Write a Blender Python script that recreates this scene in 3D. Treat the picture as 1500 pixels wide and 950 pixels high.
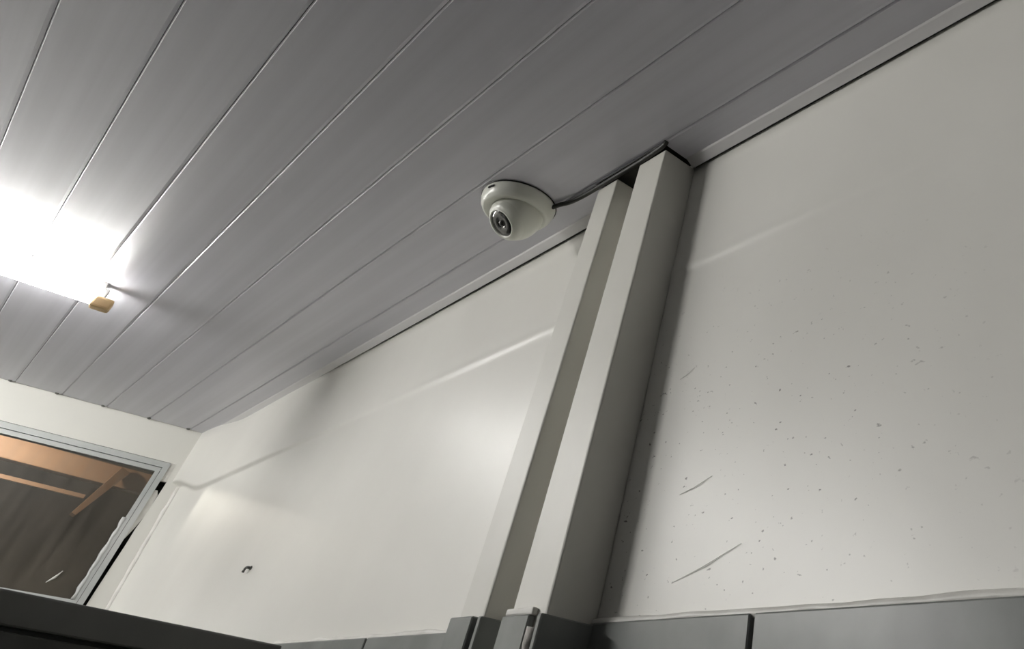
import bpy, bmesh, math, random
from mathutils import Vector, Matrix, noise

for o in list(bpy.data.objects):
    bpy.data.objects.remove(o)
SC = bpy.context.scene
COL = SC.collection

# Everything is laid out in working units (ceiling planks 0.2 wide) and brought
# to metres by one uniform factor at the end of the script.
S = 0.5
EYE = 3.6           # camera height above the floor, working units
CEIL = EYE + 1.185
WX = 0.885          # right wall plane

# ------------------------------------------------------------------ camera
cam_d = bpy.data.cameras.new('camera')
cam = bpy.data.objects.new('camera', cam_d)
COL.objects.link(cam)
SC.camera = cam
F, PX, PY = 1061.231, 1147.535, 156.764
M = ((0.67238671, 0.54965198, 0.49576084),
     (-0.73518358, 0.41806779, 0.53359575),
     (0.08603033, -0.72325792, 0.68519834))
cam_d.sensor_width = 36
cam_d.sensor_fit = 'HORIZONTAL'
cam_d.lens = F / 1500 * 36
cam_d.shift_x = (750 - PX) / 1500
cam_d.shift_y = (PY - 475) / 1500
cam_d.clip_start = 0.01
rot = Matrix(((M[0][0], -M[0][1], -M[0][2]), (M[1][0], -M[1][1], -M[1][2]), (M[2][0], -M[2][1], -M[2][2])))
cam.matrix_world = Matrix.Translation((0, 0, EYE)) @ rot.to_4x4()

# ------------------------------------------------------------------ world and exposure
W = bpy.data.worlds.new('night_sky')
SC.world = W
W.use_nodes = True
W.node_tree.nodes['Background'].inputs[0].default_value = (0.02, 0.025, 0.035, 1)
W.node_tree.nodes['Background'].inputs[1].default_value = 0.3
SC.view_settings.view_transform = 'Standard'
SC.view_settings.look = 'None'
SC.view_settings.gamma = 1
SC.view_settings.exposure = 0.34
TUBE_EMIT = 55.0        # radiance of the fluorescent tube
TUBE2_EMIT = 350.0
PORCH_W = 8.5           # bulb in the yard outside the window (watts)

# ------------------------------------------------------------------ materials
def mat(name, col, rough=0.5, metal=0.0, spec=0.5):
    m = bpy.data.materials.new(name)
    m.use_nodes = True
    b = m.node_tree.nodes['Principled BSDF']
    b.inputs['Base Color'].default_value = (*col, 1)
    b.inputs['Roughness'].default_value = rough
    b.inputs['Metallic'].default_value = metal
    b.inputs['Specular IOR Level'].default_value = spec
    return m

def N(m, t, **kw):
    n = m.node_tree.nodes.new(t)
    for k, v in kw.items():
        setattr(n, k, v)
    return n

def L(m, a, b):
    m.node_tree.links.new(a, b)

def bsdf(m):
    return m.node_tree.nodes['Principled BSDF']

def noisy(m, c1, c2, scale, stretch=(1, 1, 1), detail=4, lo=0.35, hi=0.65, bump=0.0, bdist=0.002, bscale=None):
    """mix two colours by object space noise, with optional bump from the same pattern"""
    tc = N(m, 'ShaderNodeTexCoord')
    mp = N(m, 'ShaderNodeMapping')
    mp.inputs['Scale'].default_value = stretch
    L(m, tc.outputs['Object'], mp.inputs['Vector'])
    nz = N(m, 'ShaderNodeTexNoise')
    nz.inputs['Scale'].default_value = scale
    nz.inputs['Detail'].default_value = detail
    L(m, mp.outputs[0], nz.inputs['Vector'])
    rp = N(m, 'ShaderNodeValToRGB')
    rp.color_ramp.elements[0].position = lo
    rp.color_ramp.elements[1].position = hi
    rp.color_ramp.elements[0].color = (*c1, 1)
    rp.color_ramp.elements[1].color = (*c2, 1)
    L(m, nz.outputs['Fac'], rp.inputs[0])
    L(m, rp.outputs[0], bsdf(m).inputs['Base Color'])
    if bump:
        nb = N(m, 'ShaderNodeTexNoise')
        nb.inputs['Scale'].default_value = bscale or scale * 2
        nb.inputs['Detail'].default_value = 3
        L(m, mp.outputs[0], nb.inputs['Vector'])
        bp = N(m, 'ShaderNodeBump')
        bp.inputs['Strength'].default_value = bump
        bp.inputs['Distance'].default_value = bdist
        L(m, nb.outputs['Fac'], bp.inputs['Height'])
        L(m, bp.outputs[0], bsdf(m).inputs['Normal'])
    return rp

# painted plaster, with small dark specks where the paint is scuffed
def plaster(name, c1, c2, specks):
    m = mat(name, c1, 0.37)
    rp = noisy(m, c1, c2, 3.0, detail=5, bump=0.25, bdist=0.004, bscale=9)
    if specks:
        tc = N(m, 'ShaderNodeTexCoord')
        vo = N(m, 'ShaderNodeTexNoise')
        vo.inputs['Scale'].default_value = 250
        vo.inputs['Detail'].default_value = 2
        mp = N(m, 'ShaderNodeMapping')
        mp.inputs['Scale'].default_value = (1, 0.6, 1)
        mp.inputs['Rotation'].default_value = (0.5, 0, 0)
        L(m, tc.outputs['Object'], mp.inputs[0])
        L(m, mp.outputs[0], vo.inputs['Vector'])
        r1 = N(m, 'ShaderNodeValToRGB')
        r1.color_ramp.elements[0].position = 0.695
        r1.color_ramp.elements[1].position = 0.76
        L(m, vo.outputs['Fac'], r1.inputs[0])
        # only the scuffed area beside the posts, above the tiles
        sp = N(m, 'ShaderNodeSeparateXYZ')
        L(m, tc.outputs['Object'], sp.inputs[0])
        def ramp(sock, a, b, c, d):
            r = N(m, 'ShaderNodeMapRange', interpolation_type='SMOOTHSTEP')
            r.inputs[1].default_value, r.inputs[2].default_value = a, b
            L(m, sock, r.inputs[0])
            q = N(m, 'ShaderNodeMapRange', interpolation_type='SMOOTHSTEP')
            q.inputs[1].default_value, q.inputs[2].default_value = d, c
            L(m, sock, q.inputs[0])
            t = N(m, 'ShaderNodeMath', operation='MULTIPLY')
            L(m, r.outputs[0], t.inputs[0])
            L(m, q.outputs[0], t.inputs[1])
            return t.outputs[0]
        ay = ramp(sp.outputs[1], 0.3 * S, 0.85 * S, 1.2 * S, 1.9 * S)
        az = ramp(sp.outputs[2], (EYE + 0.1) * S, (EYE + 0.25) * S, (EYE + 0.45) * S, (EYE + 0.85) * S)
        t = N(m, 'ShaderNodeMath', operation='MULTIPLY')
        L(m, ay, t.inputs[0])
        L(m, az, t.inputs[1])
        u = N(m, 'ShaderNodeMath', operation='MULTIPLY')
        L(m, t.outputs[0], u.inputs[0])
        L(m, r1.outputs[0], u.inputs[1])
        mx = N(m, 'ShaderNodeMix', data_type='RGBA')
        mx.inputs[7].default_value = (0.22, 0.21, 0.19, 1)
        L(m, u.outputs[0], mx.inputs[0])
        L(m, rp.outputs[0], mx.inputs[6])
        L(m, mx.outputs[2], bsdf(m).inputs['Base Color'])
    return m

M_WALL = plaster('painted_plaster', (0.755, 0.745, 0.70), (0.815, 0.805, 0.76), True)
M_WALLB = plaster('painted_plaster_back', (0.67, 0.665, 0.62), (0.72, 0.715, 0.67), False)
M_POST = mat('post_paint', (0.70, 0.69, 0.64), 0.45)
noisy(M_POST, (0.66, 0.65, 0.60), (0.74, 0.73, 0.68), 6, bump=0.2, bdist=0.002)
M_PVC = mat('ceiling_pvc', (0.5, 0.5, 0.5), 0.38)
noisy(M_PVC, (0.635, 0.63, 0.685), (0.70, 0.695, 0.755), 60, stretch=(1, 0.012, 1), detail=3, lo=0.3, hi=0.7, bump=0.25, bdist=0.0006, bscale=160)
M_TRIM = mat('trim_pvc', (0.66, 0.65, 0.65), 0.35)
noisy(M_TRIM, (0.62, 0.61, 0.61), (0.70, 0.69, 0.69), 30, stretch=(1, 0.05, 1))
M_VOID = mat('dark_gap', (0.03, 0.03, 0.025), 0.9)  # near-black colour carries the shade inside gaps and joints
noisy(M_VOID, (0.02, 0.02, 0.018), (0.05, 0.05, 0.04), 20)
M_TILE = mat('grey_tile', (0.30, 0.315, 0.305), 0.3, spec=0.22)
noisy(M_TILE, (0.165, 0.175, 0.168), (0.215, 0.225, 0.218), 14, detail=6)
M_TILED = mat('dark_tile', (0.1, 0.1, 0.1), 0.3)
noisy(M_TILED, (0.09, 0.095, 0.092), (0.13, 0.133, 0.13), 14, detail=6)
M_TEDGE = mat('tile_cut_edge', (0.5, 0.48, 0.45), 0.7)
noisy(M_TEDGE, (0.30, 0.29, 0.27), (0.62, 0.60, 0.56), 45, bump=0.6, bdist=0.006)
M_GROUT = mat('dark_grout', (0.07, 0.07, 0.065), 0.9)
noisy(M_GROUT, (0.05, 0.05, 0.045), (0.1, 0.1, 0.09), 40)
M_SIL = mat('white_sealant', (0.72, 0.71, 0.67), 0.4)
noisy(M_SIL, (0.64, 0.63, 0.59), (0.78, 0.77, 0.73), 25, bump=0.4, bdist=0.003)
M_ALU = mat('window_frame_grey', (0.45, 0.46, 0.45), 0.4, 0.1)
noisy(M_ALU, (0.42, 0.44, 0.43), (0.50, 0.51, 0.50), 12)
M_CAMW = mat('camera_white', (0.74, 0.75, 0.68), 0.3)
noisy(M_CAMW, (0.72, 0.73, 0.66), (0.76, 0.77, 0.70), 20)
M_BLK = mat('black_plastic', (0.012, 0.012, 0.011), 0.25)
noisy(M_BLK, (0.010, 0.010, 0.009), (0.018, 0.018, 0.016), 20)
M_LENS = mat('lens_window', (0.02, 0.021, 0.018), 0.08, spec=0.9)
noisy(M_LENS, (0.018, 0.019, 0.016), (0.03, 0.031, 0.027), 15)
M_CABLE = mat('black_cable', (0.012, 0.012, 0.01), 0.5)
noisy(M_CABLE, (0.010, 0.010, 0.008), (0.02, 0.02, 0.017), 20)
M_LAMPW = mat('lamp_white_metal', (0.78, 0.78, 0.76), 0.4)
noisy(M_LAMPW, (0.75, 0.75, 0.73), (0.8, 0.8, 0.78), 10)
M_TAN = mat('tan_lampholder', (0.72, 0.50, 0.25), 0.5)
noisy(M_TAN, (0.66, 0.45, 0.22), (0.78, 0.56, 0.30), 18)
M_CAB = mat('charcoal_cabinet', (0.10, 0.10, 0.095), 0.5)
noisy(M_CAB, (0.09, 0.092, 0.086), (0.115, 0.115, 0.108), 9)
M_CAB_SHADE = mat('cabinet_shaded', (0.035, 0.036, 0.032), 0.5)  # darker than the top panel: shade beneath it put into the colour
noisy(M_CAB_SHADE, (0.03, 0.031, 0.028), (0.042, 0.043, 0.038), 9)
M_FLOOR = mat('floor_cement', (0.38, 0.37, 0.35), 0.4)
noisy(M_FLOOR, (0.11, 0.108, 0.103), (0.15, 0.147, 0.14), 3)
M_WOOD = mat('orange_timber', (0.5, 0.27, 0.13), 0.6)
noisy(M_WOOD, (0.25, 0.125, 0.065), (0.38, 0.215, 0.12), 6, stretch=(0.15, 1, 1), detail=6, bump=0.3, bdist=0.004)
M_YARD = mat('yard_wall_brown', (0.12, 0.105, 0.085), 0.9)
noisy(M_YARD, (0.085, 0.08, 0.068), (0.16, 0.135, 0.105), 2.2, detail=6, bump=0.4, bdist=0.01)
M_SCREW = mat('screw_dark', (0.12, 0.12, 0.115), 0.5, 0.5)
noisy(M_SCREW, (0.10, 0.10, 0.095), (0.15, 0.15, 0.14), 60)

def emitter(name, col, strength):
    m = bpy.data.materials.new(name)
    m.use_nodes = True
    nt = m.node_tree
    nt.nodes.remove(nt.nodes['Principled BSDF'])
    e = nt.nodes.new('ShaderNodeEmission')
    e.inputs[0].default_value = (*col, 1)
    e.inputs[1].default_value = strength
    nt.links.new(e.outputs[0], nt.nodes['Material Output'].inputs[0])
    return m

M_TUBE = emitter('tube_glow', (1.0, 0.985, 0.95), TUBE_EMIT)
M_TUBE2 = emitter('tube_glow_second', (1.0, 0.985, 0.95), TUBE2_EMIT)
M_BULB = emitter('bulb_glow', (1.0, 0.92, 0.8), 30)

# thin window pane: see-through with a Fresnel sheen and a film of dust
M_GLASS = bpy.data.materials.new('window_glass')
M_GLASS.use_nodes = True
nt = M_GLASS.node_tree
nt.nodes.remove(nt.nodes['Principled BSDF'])
tr = nt.nodes.new('ShaderNodeBsdfTransparent')
tr.inputs[0].default_value = (0.93, 0.94, 0.92, 1)
gl = nt.nodes.new('ShaderNodeBsdfGlossy')
gl.inputs['Roughness'].default_value = 0.35
df = nt.nodes.new('ShaderNodeBsdfDiffuse')
df.inputs[0].default_value = (0.42, 0.37, 0.31, 1)
fr = nt.nodes.new('ShaderNodeFresnel')
fr.inputs[0].default_value = 1.2
tc = nt.nodes.new('ShaderNodeTexCoord')
mp = nt.nodes.new('ShaderNodeMapping')
mp.inputs['Scale'].default_value = (9, 1, 1.2)
nz = nt.nodes.new('ShaderNodeTexNoise')
nz.inputs['Scale'].default_value = 4
nz.inputs['Detail'].default_value = 6
mr = nt.nodes.new('ShaderNodeMapRange')
mr.inputs[1].default_value, mr.inputs[2].default_value = 0.35, 0.75
mr.inputs[3].default_value, mr.inputs[4].default_value = 0.06, 0.16
m1 = nt.nodes.new('ShaderNodeMixShader')
m2 = nt.nodes.new('ShaderNodeMixShader')
nt.links.new(tc.outputs['Object'], mp.inputs[0])
nt.links.new(mp.outputs[0], nz.inputs['Vector'])
nt.links.new(nz.outputs['Fac'], mr.inputs[0])
nt.links.new(mr.outputs[0], m1.inputs[0])
nt.links.new(tr.outputs[0], m1.inputs[1])
nt.links.new(df.outputs[0], m1.inputs[2])
nt.links.new(fr.outputs[0], m2.inputs[0])
nt.links.new(m1.outputs[0], m2.inputs[1])
nt.links.new(gl.outputs[0], m2.inputs[2])
nt.links.new(m2.outputs[0], nt.nodes['Material Output'].inputs[0])

# ------------------------------------------------------------------ helpers
def obj(name, bm, m, parent=None, smooth=False, bevel=0.0, segs=2):
    me = bpy.data.meshes.new(name)
    if bevel:
        bmesh.ops.bevel(bm, geom=list(bm.edges), offset=bevel, segments=segs, profile=0.5, affect='EDGES')
    bmesh.ops.recalc_face_normals(bm, faces=list(bm.faces))
    bm.to_mesh(me)
    bm.free()
    me.materials.append(m)
    if smooth:
        for p in me.polygons:
            p.use_smooth = True
    o = bpy.data.objects.new(name, me)
    COL.objects.link(o)
    if parent is not None:
        o.parent = parent
    return o

def tag(o, label=None, cat=None, group=None, kind=None):
    for k, v in (('label', label), ('category', cat), ('group', group), ('kind', kind)):
        if v:
            o[k] = v
    return o

def thing(name, loc=(0, 0, 0), rz=0.0, **kw):
    o = bpy.data.objects.new(name, None)
    o.empty_display_size = 0.05
    o.location = loc
    o.rotation_euler = (0, 0, rz)
    COL.objects.link(o)
    return tag(o, **kw)

def box(bm, x0, x1, y0, y1, z0, z1, mx=None):
    vs = [bm.verts.new((x, y, z)) for x in (x0, x1) for y in (y0, y1) for z in (z0, z1)]
    for f in ((0, 1, 3, 2), (4, 6, 7, 5), (0, 4, 5, 1), (2, 3, 7, 6), (0, 2, 6, 4), (1, 5, 7, 3)):
        bm.faces.new([vs[i] for i in f])
    if mx is not None:
        for v in vs:
            v.co = mx @ v.co
    return vs

def bx(*a, mx=None):
    bm = bmesh.new()
    box(bm, *a, mx=mx)
    return bm

def lathe(bm, prof, n=40, mx=None):
    """prof: list of (radius, z); closed where radius is 0"""
    rings = []
    for r, z in prof:
        if r < 1e-6:
            rings.append([bm.verts.new((0, 0, z))])
        else:
            rings.append([bm.verts.new((r * math.cos(2 * math.pi * i / n), r * math.sin(2 * math.pi * i / n), z)) for i in range(n)])
    for a, b in zip(rings, rings[1:]):
        for i in range(n):
            j = (i + 1) % n
            q = [a[i % len(a)], a[j % len(a)], b[j % len(b)], b[i % len(b)]]
            q = list(dict.fromkeys(q))
            if len(q) > 2:
                bm.faces.new(q)
    if mx is not None:
        for ring in rings:
            for v in ring:
                v.co = mx @ v.co

def tube(bm, pts, r, n=10):
    """round bar along a polyline"""
    pts = [Vector(p) for p in pts]
    rings = []
    for i, p in enumerate(pts):
        d = (pts[min(i + 1, len(pts) - 1)] - pts[max(i - 1, 0)]).normalized()
        a = d.orthogonal().normalized() if abs(d.z) > 0.9 else d.cross(Vector((0, 0, 1))).normalized()
        b = d.cross(a)
        rr = r[i] if isinstance(r, (list, tuple)) else r
        rings.append([bm.verts.new(p + rr * (math.cos(2 * math.pi * k / n) * a + math.sin(2 * math.pi * k / n) * b)) for k in range(n)])
    for a, b in zip(rings, rings[1:]):
        for k in range(n):
            bm.faces.new((a[k], a[(k + 1) % n], b[(k + 1) % n], b[k]))
    bm.faces.new(rings[0])
    bm.faces.new(rings[-1])

def prism_y(bm, prof, y0, y1):
    """closed XZ profile extruded along Y"""
    a = [bm.verts.new((x, y0, z)) for x, z in prof]
    b = [bm.verts.new((x, y1, z)) for x, z in prof]
    n = len(prof)
    for i in range(n):
        bm.faces.new((a[i], a[(i + 1) % n], b[(i + 1) % n], b[i]))
    bm.faces.new(a)
    bm.faces.new(b)

def sm(x):
    x = max(0.0, min(1.0, x))
    return x * x * (3 - 2 * x)

def catmull(pts, k=6):
    pts = [Vector(p) for p in pts]
    q = [pts[0]] + pts + [pts[-1]]
    out = []
    for i in range(1, len(q) - 2):
        for j in range(k):
            t = j / k
            p0, p1, p2, p3 = q[i - 1:i + 3]
            out.append(0.5 * ((2 * p1) + (p2 - p0) * t + (2 * p0 - 5 * p1 + 4 * p2 - p3) * t * t + (3 * p1 - p0 - 3 * p2 + p3) * t ** 3))
    out.append(pts[-1])
    return out

# ------------------------------------------------------------------ room shell
Y_FRONT = -6.2
TH = -math.atan(0.138)                # the back wall is a little out of square
BACK_O = Vector((0, 5.46, 0))
MB = Matrix.Translation(BACK_O) @ Matrix.Rotation(TH, 4, 'Z')
X_LEFT = -9.0

fl = tag(obj('floor', bx(X_LEFT - 0.2, 1.1, Y_FRONT - 0.2, 6.36, -0.2, 0), M_FLOOR), kind='structure')
wl = tag(obj('wall_left', bx(X_LEFT - 0.2, X_LEFT, Y_FRONT, 6.72, 0, CEIL + 0.1), M_TILED), kind='structure')
wf = tag(obj('wall_front', bx(X_LEFT, WX, Y_FRONT - 0.2, Y_FRONT, 0, CEIL + 0.1), M_TILED), kind='structure')

# right wall: painted plaster with an uneven raised band under the ceiling
def wall_off(y, z):
    e = z - EYE
    zb = 0.862 + 0.07 * sm((y - 4.85) / 0.48)
    near = sm((y - 4.7) / 0.62)
    band = 0.0014 + 0.013 * sm((y - 2.7) / 1.6) + 0.042 * near
    up = sm((e - (zb - 0.016)) / 0.016)
    off = band * up
    bead = 0.0020 * math.exp(-((e - 0.862) / 0.014) ** 2) * (1 - sm((y - 2.4) / 0.7)) * sm((y - 0.5) / 0.6)
    off += bead
    off += 0.012 * near * (1 - up) * sm((e - 0.2) / 0.8)
    off += 0.0022 * noise.noise(Vector((y * 1.1, z * 1.4, 3.1))) + 0.0008 * noise.noise(Vector((y * 4.1, z * 3.4, 7.7)))
    return max(off, 0.0)

def build_right_wall():
    ys = [Y_FRONT + i * 0.14 for i in range(int((4.5 - Y_FRONT) / 0.14))]
    ys += [4.5 + i * 0.035 for i in range(26)]
    ys[-1] = 5.36
    zs = [0, EYE - 0.6] + [EYE + 0.10 + i * 0.05 for i in range(15)]
    zs += [EYE + 0.815 + i * 0.0045 for i in range(32)]
    zs += [EYE + 0.97 + i * 0.04 for i in range(6)]
    zs[-1] = CEIL + 0.02
    bm = bmesh.new()
    g = [[bm.verts.new((WX - wall_off(y, z), y, z)) for z in zs] for y in ys]
    for i in range(len(ys) - 1):
        for j in range(len(zs) - 1):
            bm.faces.new((g[i][j], g[i][j + 1], g[i + 1][j + 1], g[i + 1][j]))
    # close the body behind
    b = {}
    for (i, j) in ((0, 0), (0, -1), (-1, 0), (-1, -1)):
        v = g[i][j].co
        b[(i, j)] = bm.verts.new((WX + 0.2, v.y, v.z))
    bm.faces.new((b[(0, 0)], b[(0, -1)], b[(-1, -1)], b[(-1, 0)]))
    bm.faces.new([r[0] for r in g] + [b[(-1, 0)], b[(0, 0)]])
    bm.faces.new([r[-1] for r in g] + [b[(-1, -1)], b[(0, -1)]])
    bm.faces.new(g[0] + [b[(0, -1)], b[(0, 0)]])
    bm.faces.new(g[-1] + [b[(-1, -1)], b[(-1, 0)]])
    return obj('wall_right', bm, M_WALL, smooth=False)

wr = tag(build_right_wall(), kind='structure')
for p in wr.data.polygons:
    p.use_smooth = len(p.vertices) == 4

# wall tiles: rows of glossy grey tiles up to just above eye height
TT = EYE + 0.181            # top of tiling
TW, TGAP = 0.6355, 0.009
gr = obj('grout', bx(WX - 0.004, WX - 0.0003, Y_FRONT + 0.01, 5.33, 0.0, TT - 0.004), M_GROUT, wr)
tile_me = None
TH_ROW = TT / 6
joint0 = 0.877
for r in range(6):
    z0 = r * TH_ROW + TGAP / 2
    z1 = (r + 1) * TH_ROW - (TGAP / 2 if r < 5 else 0)
    y = joint0 - 12 * TW
    while y < 5.3:
        a, b = max(y + TGAP / 2, Y_FRONT + 0.01), min(y + TW - TGAP / 2, 5.33)
        full = a == y + TGAP / 2 and b == y + TW - TGAP / 2
        if b - a > 0.03:
            if full and tile_me and r < 5:
                t = bpy.data.objects.new('tile', tile_me)
                COL.objects.link(t)
                t.parent = wr
            else:
                t = obj('tile', bx(-0.012, 0, 0, b - a, 0, z1 - z0), M_TILE, wr, bevel=0.0022, segs=1)
                if full and r < 5 and tile_me is None:
                    tile_me = t.data
            t.location = (WX - 0.0035, a, z0)
        y += TW
# bead of sealant along the top of the tiles, thicker to the right of the posts
bm = bmesh.new()
random.seed(4)
pts, rad = [], []
yy = -0.6
while yy < 2.8:
    pts.append((WX - 0.005, yy, TT + 0.002 + random.uniform(-0.0015, 0.0015)))
    rad.append(0.005 + 0.003 * random.random())
    yy += 0.06
tube(bm, pts, rad, 8)
obj('sealant_bead', bm, M_SIL, wr, smooth=True)
# raking scratches in the paint
for (y0, z0, y1, z1) in ((1.02, 0.385, 1.10, 0.365), (0.93, 0.275, 1.08, 0.232), (1.12, 0.60, 1.16, 0.585)):
    bm = bmesh.new()
    tube(bm, [(WX - 0.001, y0, EYE + z0), (WX - 0.0024, (y0 + y1) / 2, EYE + (z0 + z1) / 2 - 0.003), (WX - 0.001, y1, EYE + z1)], [0.0003, 0.0007, 0.0003], 6)
    obj('paint_scratch', bm, M_SIL, wr, smooth=True)

# back wall, in its own frame: x along the wall, y outwards, z up
W_L, W_R, W_B, W_T = -0.95, 0.812, EYE + 0.315, EYE + 1.012     # window opening
bm = bmesh.new()
D = 0.26
box(bm, -9.2, W_L, 0, D, 0, CEIL + 0.1)
box(bm, W_L, 0.90, 0, D, W_T, CEIL + 0.1)
box(bm, W_L, 0.90, 0, D, 0, W_B)
# strip to the right of the window, its edge roughly cut
zs = [W_B, EYE + 0.40, EYE + 0.52, EYE + 0.62, EYE + 0.70, EYE + 0.76, EYE + 0.86, EYE + 0.93, W_T]
us = [0.800, 0.800, 0.803, 0.806, 0.806, 0.811, 0.814, 0.815, 0.812]
a = [bm.verts.new((u, 0, z)) for u, z in zip(us, zs)]
b = [bm.verts.new((u + 0.004, D, z)) for u, z in zip(us, zs)]
c = [bm.verts.new((0.90, 0, z)) for z in zs]
d = [bm.verts.new((0.90, D, z)) for z in zs]
for i in range(len(zs) - 1):
    bm.faces.new((a[i], a[i + 1], c[i + 1], c[i]))
    bm.faces.new((b[i], b[i + 1], d[i + 1], d[i]))
    bm.faces.new((a[i], a[i + 1], b[i + 1], b[i]))
    bm.faces.new((c[i], c[i + 1], d[i + 1], d[i]))
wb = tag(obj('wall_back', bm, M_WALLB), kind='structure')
wb.location = BACK_O
wb.rotation_euler = (0, 0, TH)
# rounded bead of filler down the corner
bm = bmesh.new()
pts, rad = [], []
for i in range(26):
    z = EYE - 0.1 + i * 0.0405
    off = wall_off(5.33, z)
    pts.append((0.893 - off - 0.004 + random.uniform(-0.002, 0.002), -0.003, z))
    rad.append(0.011 + random.uniform(-0.002, 0.002))
tube(bm, pts, rad, 10)
obj('corner_filler', bm, M_SIL, wb, smooth=True)

# window
win = tag(thing('window_1', BACK_O, TH), kind='structure')
FO_R, FO_T, FO_B, FO_L = 0.786, EYE + 1.008, EYE + 0.333, -0.94
FW = 0.040
def frame(bm, l, r, b_, t, w, y0, y1):
    box(bm, l, l + w, y0, y1, b_, t)
    box(bm, r - w, r, y0, y1, b_, t)
    box(bm, l + w, r - w, y0, y1, t - w, t)
    box(bm, l + w, r - w, y0, y1, b_, b_ + w)
bm = bmesh.new()
frame(bm, FO_L, FO_R, FO_B, FO_T, 0.026, -0.012, 0.07)
wfm = obj('window_frame', bm, M_ALU, win)
bm = bmesh.new()
frame(bm, FO_L + 0.028, FO_R - 0.028, FO_B + 0.028, FO_T - 0.028, 0.020, -0.004, 0.045)
box(bm, -0.10, -0.06, -0.004, 0.045, FO_B + 0.048, FO_T - 0.048)
sash = obj('sash', bm, M_ALU, win)
obj('pane', bx(-0.06, FO_R - 0.048, 0.018, 0.022, FO_B + 0.048, FO_T - 0.048), M_GLASS, win)
obj('pane', bx(FO_L + 0.048, -0.10, 0.018, 0.022, FO_B + 0.048, FO_T - 0.048), M_GLASS, win)
# lumpy sealant along the lower half of the inner stile, and in the gap beside the frame
bm = bmesh.new()
pts, rad = [], []
for i in range(16):
    z = FO_B + 0.05 + i * 0.0235
    pts.append((FO_R - 0.050 + 0.002 * math.sin(i * 2.1), 0.000, z))
    rad.append(0.008 + random.uniform(-0.001, 0.003))
rad[-1] = 0.011
tube(bm, pts, rad, 8)
obj('sealant_bead', bm, M_ALU, win, smooth=True)
bm = bmesh.new()
zs2 = [EYE + 0.655, EYE + 0.70, EYE + 0.76, EYE + 0.80, EYE + 0.86, EYE + 0.880]
ws = [0.788, 0.80, 0.812, 0.813, 0.812, 0.800]
a = [bm.verts.new((FO_R, 0.002, z)) for z in zs2]
b = [bm.verts.new((w, 0.006, z)) for w, z in zip(ws, zs2)]
a2 = [bm.verts.new((FO_R, 0.03, z)) for z in zs2]
b2 = [bm.verts.new((w, 0.03, z)) for w, z in zip(ws, zs2)]
for i in range(len(zs2) - 1):
    bm.faces.new((a[i], b[i], b[i + 1], a[i + 1]))
    bm.faces.new((a2[i], b2[i], b2[i + 1], a2[i + 1]))
    bm.faces.new((b[i], b[i + 1], b2[i + 1], b2[i]))
bm.faces.new((a[0], b[0], b2[0], a2[0]))
bm.faces.new((a[-1], b[-1], b2[-1], a2[-1]))
obj('gap_filler', bm, M_SIL, win)
bm = bmesh.new()
box(bm, FO_R - 0.001, 0.815, 0.003, 0.03, EYE + 0.925, W_T + 0.001)
obj('gap_filler', bm, M_SIL, win)
# dark backing in the gap round the frame, its shade put into the colour
bm = bmesh.new()
box(bm, FO_R - 0.004, 0.83, 0.072, 0.09, W_B, W_T)
box(bm, W_L, FO_R - 0.004, 0.072, 0.09, FO_T - 0.006, W_T + 0.01)
obj('gap_shade_backing', bm, M_VOID, win)
# dried streak of paint on the lower part of the pane
bm = bmesh.new()
tube(bm, [(0.598, 0.016, EYE + 0.428), (0.618, 0.014, EYE + 0.452), (0.632, 0.016, EYE + 0.482)], [0.002, 0.006, 0.003], 6)
obj('paint_streak', bm, M_SIL, win, smooth=True)

# ceiling: a carrier slab and the PVC planks fixed under it
ce = tag(obj('ceiling', bx(X_LEFT, 1.08, Y_FRONT, 6.75, CEIL + 0.012, CEIL + 0.1), M_VOID), kind='structure')
PJ = 0.767                   # joint next to the right wall
def plank_profile(w):
    return [(0, CEIL + 0.0035), (0.0042, CEIL), (w - 0.0095, CEIL), (w - 0.0013, CEIL + 0.0032), (w - 0.0013, CEIL + 0.012), (0, CEIL + 0.012)]
plank_me = None
k = 1
while PJ - 0.2 * k > X_LEFT + 0.05:
    x0 = PJ - 0.2 * k
    y1 = 5.452 - 0.138 * (x0 + 0.1)
    bm = bmesh.new()
    prism_y(bm, plank_profile(0.2), Y_FRONT + 0.01, y1)
    for v in bm.verts:                    # ends cut along the out-of-square wall
        if v.co.y > 3:
            v.co.y = 5.452 - 0.138 * (v.co.x + x0)
    pl = obj('plank', bm, M_PVC, ce)
    pl.location.x = x0
    k += 1
# last plank, cut narrow along the wall and notched round the posts
for (y0, y1, w) in ((Y_FRONT + 0.01, 1.262, 0.112), (1.262, 1.556, 0.012), (1.556, 5.345, 0.112)):
    bm = bmesh.new()
    if w > 0.05:
        prism_y(bm, plank_profile(w), y0, y1)
    else:
        box(bm, 0, 0.004, y0, y1, CEIL + 0.001, CEIL + 0.012)
    pl = obj('plank', bm, M_PVC, ce)
    pl.location.x = PJ
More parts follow.
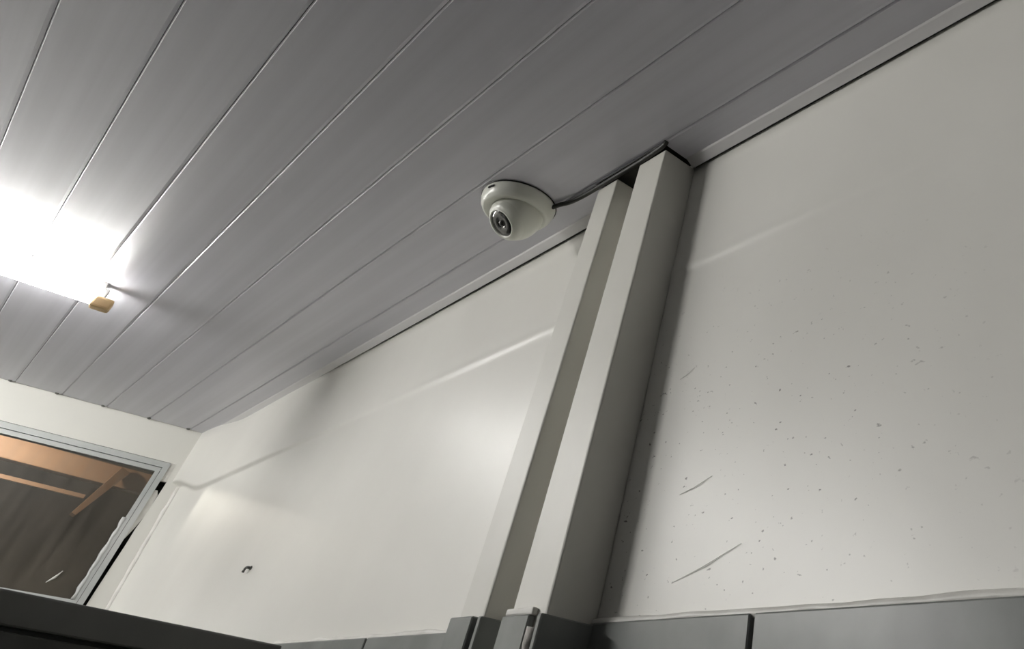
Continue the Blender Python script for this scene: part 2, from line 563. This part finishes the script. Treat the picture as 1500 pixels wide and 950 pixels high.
# edge trim along the right wall, in two lengths either side of the posts
for n, (y0, y1) in enumerate(((Y_FRONT + 0.01, 1.258), (1.556, 5.33))):
    bm = bmesh.new()
    prism_y(bm, [(0.846, CEIL - 0.0005), (0.850, CEIL - 0.0045), (0.8735, CEIL - 0.0165), (0.8750, CEIL - 0.014), (0.8750, CEIL - 0.0005)], y0, y1)
    t = obj('trim_%d' % (n + 1), bm, M_TRIM)
    tag(t, kind='structure')
    bm = bmesh.new()
    nseg = 60
    a, b = [], []
    for i in range(nseg + 1):
        yy = y0 + (y1 - y0) * i / nseg
        a.append(bm.verts.new((0.8752, yy, CEIL - 0.006)))
        b.append(bm.verts.new((0.8870, yy, CEIL - 0.011 - 0.005 * noise.noise(Vector((yy * 9, 1.3, 0))))))
    for i in range(nseg):
        bm.faces.new((a[i], a[i + 1], b[i + 1], b[i]))
    obj('gap_shade_strip', bm, M_VOID, t)  # dark strip painted in for the shade between trim and wall
# screw heads where the plank joints meet the back wall
screw_me = None
for u in (-0.651, -0.451, -0.251, -0.051, 0.149, 0.357, 0.573, 0.765):
    if screw_me is None:
        bm = bmesh.new()
        lathe(bm, [(0, -0.006), (0.005, -0.0055), (0.0085, -0.003), (0.009, 0.002), (0, 0.002)], 12)
        s_ = obj('screw', bm, M_SCREW, ce, smooth=True)
        screw_me = s_.data
    else:
        s_ = bpy.data.objects.new('screw', screw_me)
        COL.objects.link(s_)
        s_.parent = ce
    p = MB @ Vector((u, -0.018, 0))
    s_.location = (p.x, p.y, CEIL)

# ------------------------------------------------------------------ the two posts
def post(y0, y1, front, label):
    t = thing('square_post', (WX - 0.05, (y0 + y1) / 2, 0), label=label, cat='post', group='pair of white posts on the right wall')
    lx, ly = t.location.x, t.location.y
    shaft = obj('shaft', bx(front - lx, WX - lx - 0.0004, y0 - ly, y1 - ly, 0.0, CEIL - 0.010), M_POST, t, bevel=0.004)
    return t, lx, ly

pB, lx, ly = post(1.264, 1.373, 0.782, 'white square post nearer the camera, its wide side face in dark shade')
# tiling round the foot of the near post
fz = EYE + 0.178
obj('tile', bx(0.768 - lx, 0.781 - lx, 1.292 - ly, 1.376 - ly, EYE - 0.42, fz), M_TILE, pB, bevel=0.002, segs=1)
obj('tile', bx(0.766 - lx, 0.871 - lx, 1.2515 - ly, 1.2635 - ly, EYE - 0.42, fz), M_TILE, pB, bevel=0.002, segs=1)
bm = bmesh.new()
pts = [(0.7735 - lx, 1.277 - ly + random.uniform(-0.003, 0.003), EYE - 0.42 + i * 0.02) for i in range(30)]
tube(bm, pts, [0.011 + random.uniform(-0.002, 0.003) for _ in pts], 8)
tag(obj('mortar_joint', bm, M_TEDGE, pB, smooth=True), label='rough broken tile edge and mortar')
obj('mortar_cap', bx(0.771 - lx, 0.782 - lx, 1.290 - ly, 1.374 - ly, fz, fz + 0.011), M_SIL, pB, bevel=0.003)

pA, lx, ly = post(1.468, 1.556, 0.783, 'white square post farther from the camera, behind the dark gap')
obj('tile', bx(0.766 - lx, 0.781 - lx, 1.476 - ly, 1.556 - ly, EYE - 0.42, fz + 0.004), M_TILE, pA, bevel=0.002, segs=1)
obj('tile', bx(0.772 - lx, 0.871 - lx, 1.4545 - ly, 1.4675 - ly, EYE - 0.42, fz + 0.004), M_TILE, pA, bevel=0.002, segs=1)

# ------------------------------------------------------------------ surveillance camera
DC = Vector((0.685, 1.815, CEIL))
dome = thing('dome_camera', DC, label='white turret security camera fixed under the grey plank ceiling', cat='camera')
bm = bmesh.new()
lathe(bm, [(0, 0), (0.104, 0), (0.106, -0.004), (0.1055, -0.012), (0.100, -0.030), (0.093, -0.041), (0.086, -0.044), (0.066, -0.036), (0, -0.034)], 56)
obj('base', bm, M_CAMW, dome, smooth=True)
bm = bmesh.new()
lathe(bm, [(0.1065, -0.0005), (0.1085, -0.0015), (0.1085, -0.004), (0.1058, -0.0045)], 56)
obj('base_ring', bm, M_BLK, dome, smooth=True)  # thin black ring where the base meets the ceiling
AX = Vector((-0.56, 0.02, -0.828)).normalized()
BC = Vector((0.006, -0.004, -0.043))
RB = 0.073
q = Vector((0, 0, 1)).rotation_difference(AX).to_matrix().to_4x4()
MBALL = Matrix.Translation(BC) @ q
bm = bmesh.new()
prof = [(0, -RB)]
for i in range(1, 26):
    a_ = -math.pi / 2 + i * (math.pi * 0.783) / 25
    prof.append((RB * math.cos(a_), RB * math.sin(a_)))
zc = prof[-1][1]
rc = prof[-1][0]
prof += [(rc - 0.002, zc + 0.003), (rc - 0.005, zc + 0.003), (rc - 0.006, zc - 0.001), (0, zc - 0.001)]
lathe(bm, prof, 48, MBALL)
ball = obj('turret_ball', bm, M_CAMW, dome, smooth=True)
bm = bmesh.new()
lathe(bm, [(rc - 0.0065, zc - 0.0005), (rc - 0.008, zc + 0.0016), (0.012, zc + 0.0022), (0.0105, zc + 0.0005), (0, zc + 0.0005)], 40, MBALL)
win_l = obj('lens_window', bm, M_LENS, ball, smooth=True)
tag(win_l, label='round black lens window')
bm = bmesh.new()
lathe(bm, [(0.0098, zc + 0.0006), (0.0085, zc + 0.003), (0.004, zc + 0.0048), (0, zc + 0.0053)], 24, MBALL)
obj('lens', bm, M_BLK, ball, smooth=True)
bm = bmesh.new()
prof = []
for i in range(7):
    a_ = math.radians(30 + i * 3.6)
    rr = RB + 0.0022 * math.sin(math.pi * i / 6)
    prof.append((rr * math.cos(a_), rr * math.sin(a_)))
lathe(bm, prof, 48, MBALL)
obj('face_ring', bm, M_CAMW, ball, smooth=True)
# pry slot in the rim of the base
bm = bmesh.new()
ang = math.radians(193)
box(bm, 0.1005, 0.1065, -0.011, 0.011, -0.0185, -0.0125)
for v in bm.verts:
    v.co = Matrix.Rotation(ang, 4, 'Z') @ v.co
obj('pry_slot', bm, M_BLK, dome)

# its cable: out of the base, along the ceiling, over the heads of the posts
cable_pts = [(0.752, 1.735, CEIL - 0.012), (0.757, 1.712, CEIL - 0.011), (0.768, 1.675, CEIL - 0.011), (0.774, 1.620, CEIL - 0.010), (0.7755, 1.55, CEIL - 0.009),
             (0.7755, 1.46, CEIL - 0.008), (0.7755, 1.37, CEIL - 0.008), (0.774, 1.30, CEIL - 0.006), (0.772, 1.262, CEIL - 0.004), (0.771, 1.252, CEIL + 0.004)]
bm = bmesh.new()
tube(bm, catmull(cable_pts, 6), 0.0068, 10)
cb = obj('camera_cable', bm, M_CABLE, smooth=True)
tag(cb, label='black cable running from the security camera to the post tops', cat='cable')

# ------------------------------------------------------------------ tube lamp
LANG = -math.atan(0.11)
def tube_lamp(loc, rz, length, glow, label, cap):
    t = thing('tube_lamp', loc, rz, label=label, cat='lamp')
    # local x points from the visible end (0) to the far end (-length)
    bm = bmesh.new()
    prism = [(-0.03, 0.0), (-0.024, -0.018), (0.024, -0.018), (0.03, 0.0)]
    a = [bm.verts.new((-0.02, y, z)) for y, z in prism]
    b = [bm.verts.new((-length + 0.02, y, z)) for y, z in prism]
    for i in range(4):
        bm.faces.new((a[i], a[(i + 1) % 4], b[(i + 1) % 4], b[i]))
    bm.faces.new(a)
    bm.faces.new(b)
    obj('batten', bm, M_LAMPW, t)
    bm = bmesh.new()
    rx = Matrix.Translation((-length + 0.03, 0, -0.054)) @ Matrix.Rotation(math.pi / 2, 4, 'Y')
    lathe(bm, [(0, 0), (0.026, 0), (0.026, length - 0.06), (0, length - 0.06)], 20, rx)
    obj('tube', bm, glow, t, smooth=False)
    for x0, x1 in ((-0.030, 0.034), (-length - 0.034, -length + 0.030)):
        bm = bmesh.new()
        box(bm, x0 + 0.004, x1 - 0.036, -0.016, 0.016, -0.052, -0.017)
        obj('bracket', bm, M_LAMPW, t, bevel=0.003)
        bm = bmesh.new()
        box(bm, x0, x1, -0.025, 0.025, -0.090, -0.050)
        h_ = obj('lampholder', bm, cap, t, bevel=0.008)
    return t

lamp = tube_lamp((0.032, 3.665, CEIL), LANG, 2.4, M_TUBE, 'glowing white tube lamp on the ceiling with a tan end holder', M_TAN)
tube_lamp((0.032 - 2.50 * math.cos(LANG), 3.652 - 2.50 * math.sin(LANG), CEIL), LANG, 2.4, M_TUBE2, 'second tube lamp, in line with the first, farther left out of frame', M_LAMPW)

# ------------------------------------------------------------------ dark cabinet, bottom left
CR = math.atan(0.27)
cabt = thing('tall_cabinet', (0.855, 2.630, 0), CR, label='tall charcoal cabinet standing by the right wall under the window', cat='cabinet')
CT = EYE + 0.172
CW, CDP = 1.6, 0.8
obj('top_panel', bx(-CW, 0, 0, CDP, CT - 0.058, CT), M_CAB, cabt, bevel=0.004)
obj('body', bx(-CW + 0.01, -0.01, 0.03, CDP - 0.01, 0.15, CT - 0.058), M_CAB_SHADE, cabt)
obj('plinth', bx(-CW + 0.03, -0.03, 0.06, CDP - 0.03, 0, 0.15), M_CAB_SHADE, cabt)
for x0, x1, hx in ((-CW + 0.012, -CW / 2 - 0.003, -CW / 2 - 0.06), (-CW / 2 + 0.003, -0.012, -CW / 2 + 0.06)):
    dr = obj('door', bx(x0, x1, 0.008, 0.029, 0.16, CT - 0.066), M_CAB_SHADE, cabt, bevel=0.003)
    bm = bmesh.new()
    tube(bm, [(hx, 0.007, EYE - 1.5), (hx, -0.03, EYE - 1.48), (hx, -0.03, EYE - 1.22), (hx, 0.007, EYE - 1.2)], 0.009, 8)
    obj('handle', bm, M_ALU, dr, smooth=True)

# ------------------------------------------------------------------ small hook in the far wall
hk = thing('wall_hook', (WX - 0.002, 3.37, EYE + 0.405), label='small bent grey hook in the white wall left of the posts', cat='hook')
bm = bmesh.new()
tube(bm, catmull([(0.003, 0, 0.003), (-0.009, 0.003, 0.003), (-0.011, 0.014, 0.003), (-0.011, 0.024, -0.002), (-0.012, 0.026, -0.011)], 4), 0.0042, 8)
obj('shank', bm, M_SCREW, hk, smooth=True)
bm = bmesh.new()
lathe(bm, [(0, 0.0), (0.0065, 0.0), (0.006, 0.002), (0, 0.003)], 12, Matrix.Translation((0.0, 0, 0.003)) @ Matrix.Rotation(-math.pi / 2, 4, 'Y'))
obj('collar', bm, M_SCREW, hk, smooth=True)

# ------------------------------------------------------------------ the yard beyond the window
yd = tag(obj('ground_outside', bx(-4, 4.5, 6.4, 11, -0.2, 0), M_YARD), kind='structure')
yw = tag(obj('wall_outside', bx(-4, 4.5, 10.5, 10.7, 0, CEIL + 1.2), M_YARD), kind='structure')
t = obj('timber_beam', bx(-2.2, 1.17, 8.5, 8.62, EYE + 1.350, EYE + 1.493), M_WOOD, bevel=0.006)
tag(t, label='broad orange timber beam outside behind the window glass', cat='beam')
t = obj('timber_batten', bx(-2.2, 0.827, 8.5, 8.53, EYE + 1.224, EYE + 1.252), M_WOOD, bevel=0.003)
tag(t, label='thin orange batten below the broad beam outside the window', cat='batten')
bm = bmesh.new()
p0, p1 = Vector((0.959, 8.46, EYE + 1.450)), Vector((0.793, 8.16, EYE + 1.062))
dv = (p1 - p0)
sd = Vector((0.035, 0.0, -0.012))
up = dv.normalized().cross(sd.normalized()) * 0.03
a = [bm.verts.new(p0 + s1 * sd + s2 * up) for s1, s2 in ((-1, -1), (1, -1), (1, 1), (-1, 1))]
b = [bm.verts.new(p1 + 0.45 * (s1 * sd + s2 * up)) for s1, s2 in ((-1, -1), (1, -1), (1, 1), (-1, 1))]
for i in range(4):
    bm.faces.new((a[i], a[(i + 1) % 4], b[(i + 1) % 4], b[i]))
bm.faces.new(a)
bm.faces.new(b)
t = obj('timber_brace', bm, M_WOOD)
tag(t, label='short slanting orange brace under the beam outside the window', cat='brace')
tag(obj('roof_outside', bx(-4, 4.5, 6.4, 10.9, EYE + 2.098, EYE + 2.16), M_YARD), kind='structure')
# posts that carry the beam
for x in (-2.1,):
    t = obj('timber_post', bx(x, x + 0.1, 8.51, 8.61, 0, EYE + 1.350), M_WOOD)
    tag(t, label='timber post under the far end of the beam outside', cat='post')

LP = Vector((0.04, 7.95, EYE + 1.50))
pl_ = thing('porch_bulb', LP, label='hanging bulb lighting the yard outside, above the window view', cat='lamp')
bm = bmesh.new()
lathe(bm, [(0, -0.03), (0.018, -0.025), (0.03, -0.004), (0.028, 0.014), (0.014, 0.04), (0, 0.045)], 20)
obj('bulb', bm, M_BULB, pl_, smooth=True)
bm = bmesh.new()
lathe(bm, [(0, 0.04), (0.018, 0.04), (0.018, 0.085), (0.004, 0.09), (0.004, 0.6), (0, 0.6)], 14)
obj('socket', bm, M_BLK, pl_, smooth=True)
pd = bpy.data.lights.new('porch_light', 'POINT')
pd.energy = PORCH_W
pd.color = (1.0, 0.94, 0.84)
pd.shadow_soft_size = 0.03
po = bpy.data.objects.new('porch_light', pd)
po.location = (0, 0, -0.05)
po.parent = pl_
COL.objects.link(po)

# ------------------------------------------------------------------ working units to metres
done = set()
for o in list(bpy.data.objects):
    o.location = o.location * S
    if o.type == 'MESH' and o.data.name not in done:
        done.add(o.data.name)
        o.data.transform(Matrix.Scale(S, 4))
bpy.context.view_layer.update()
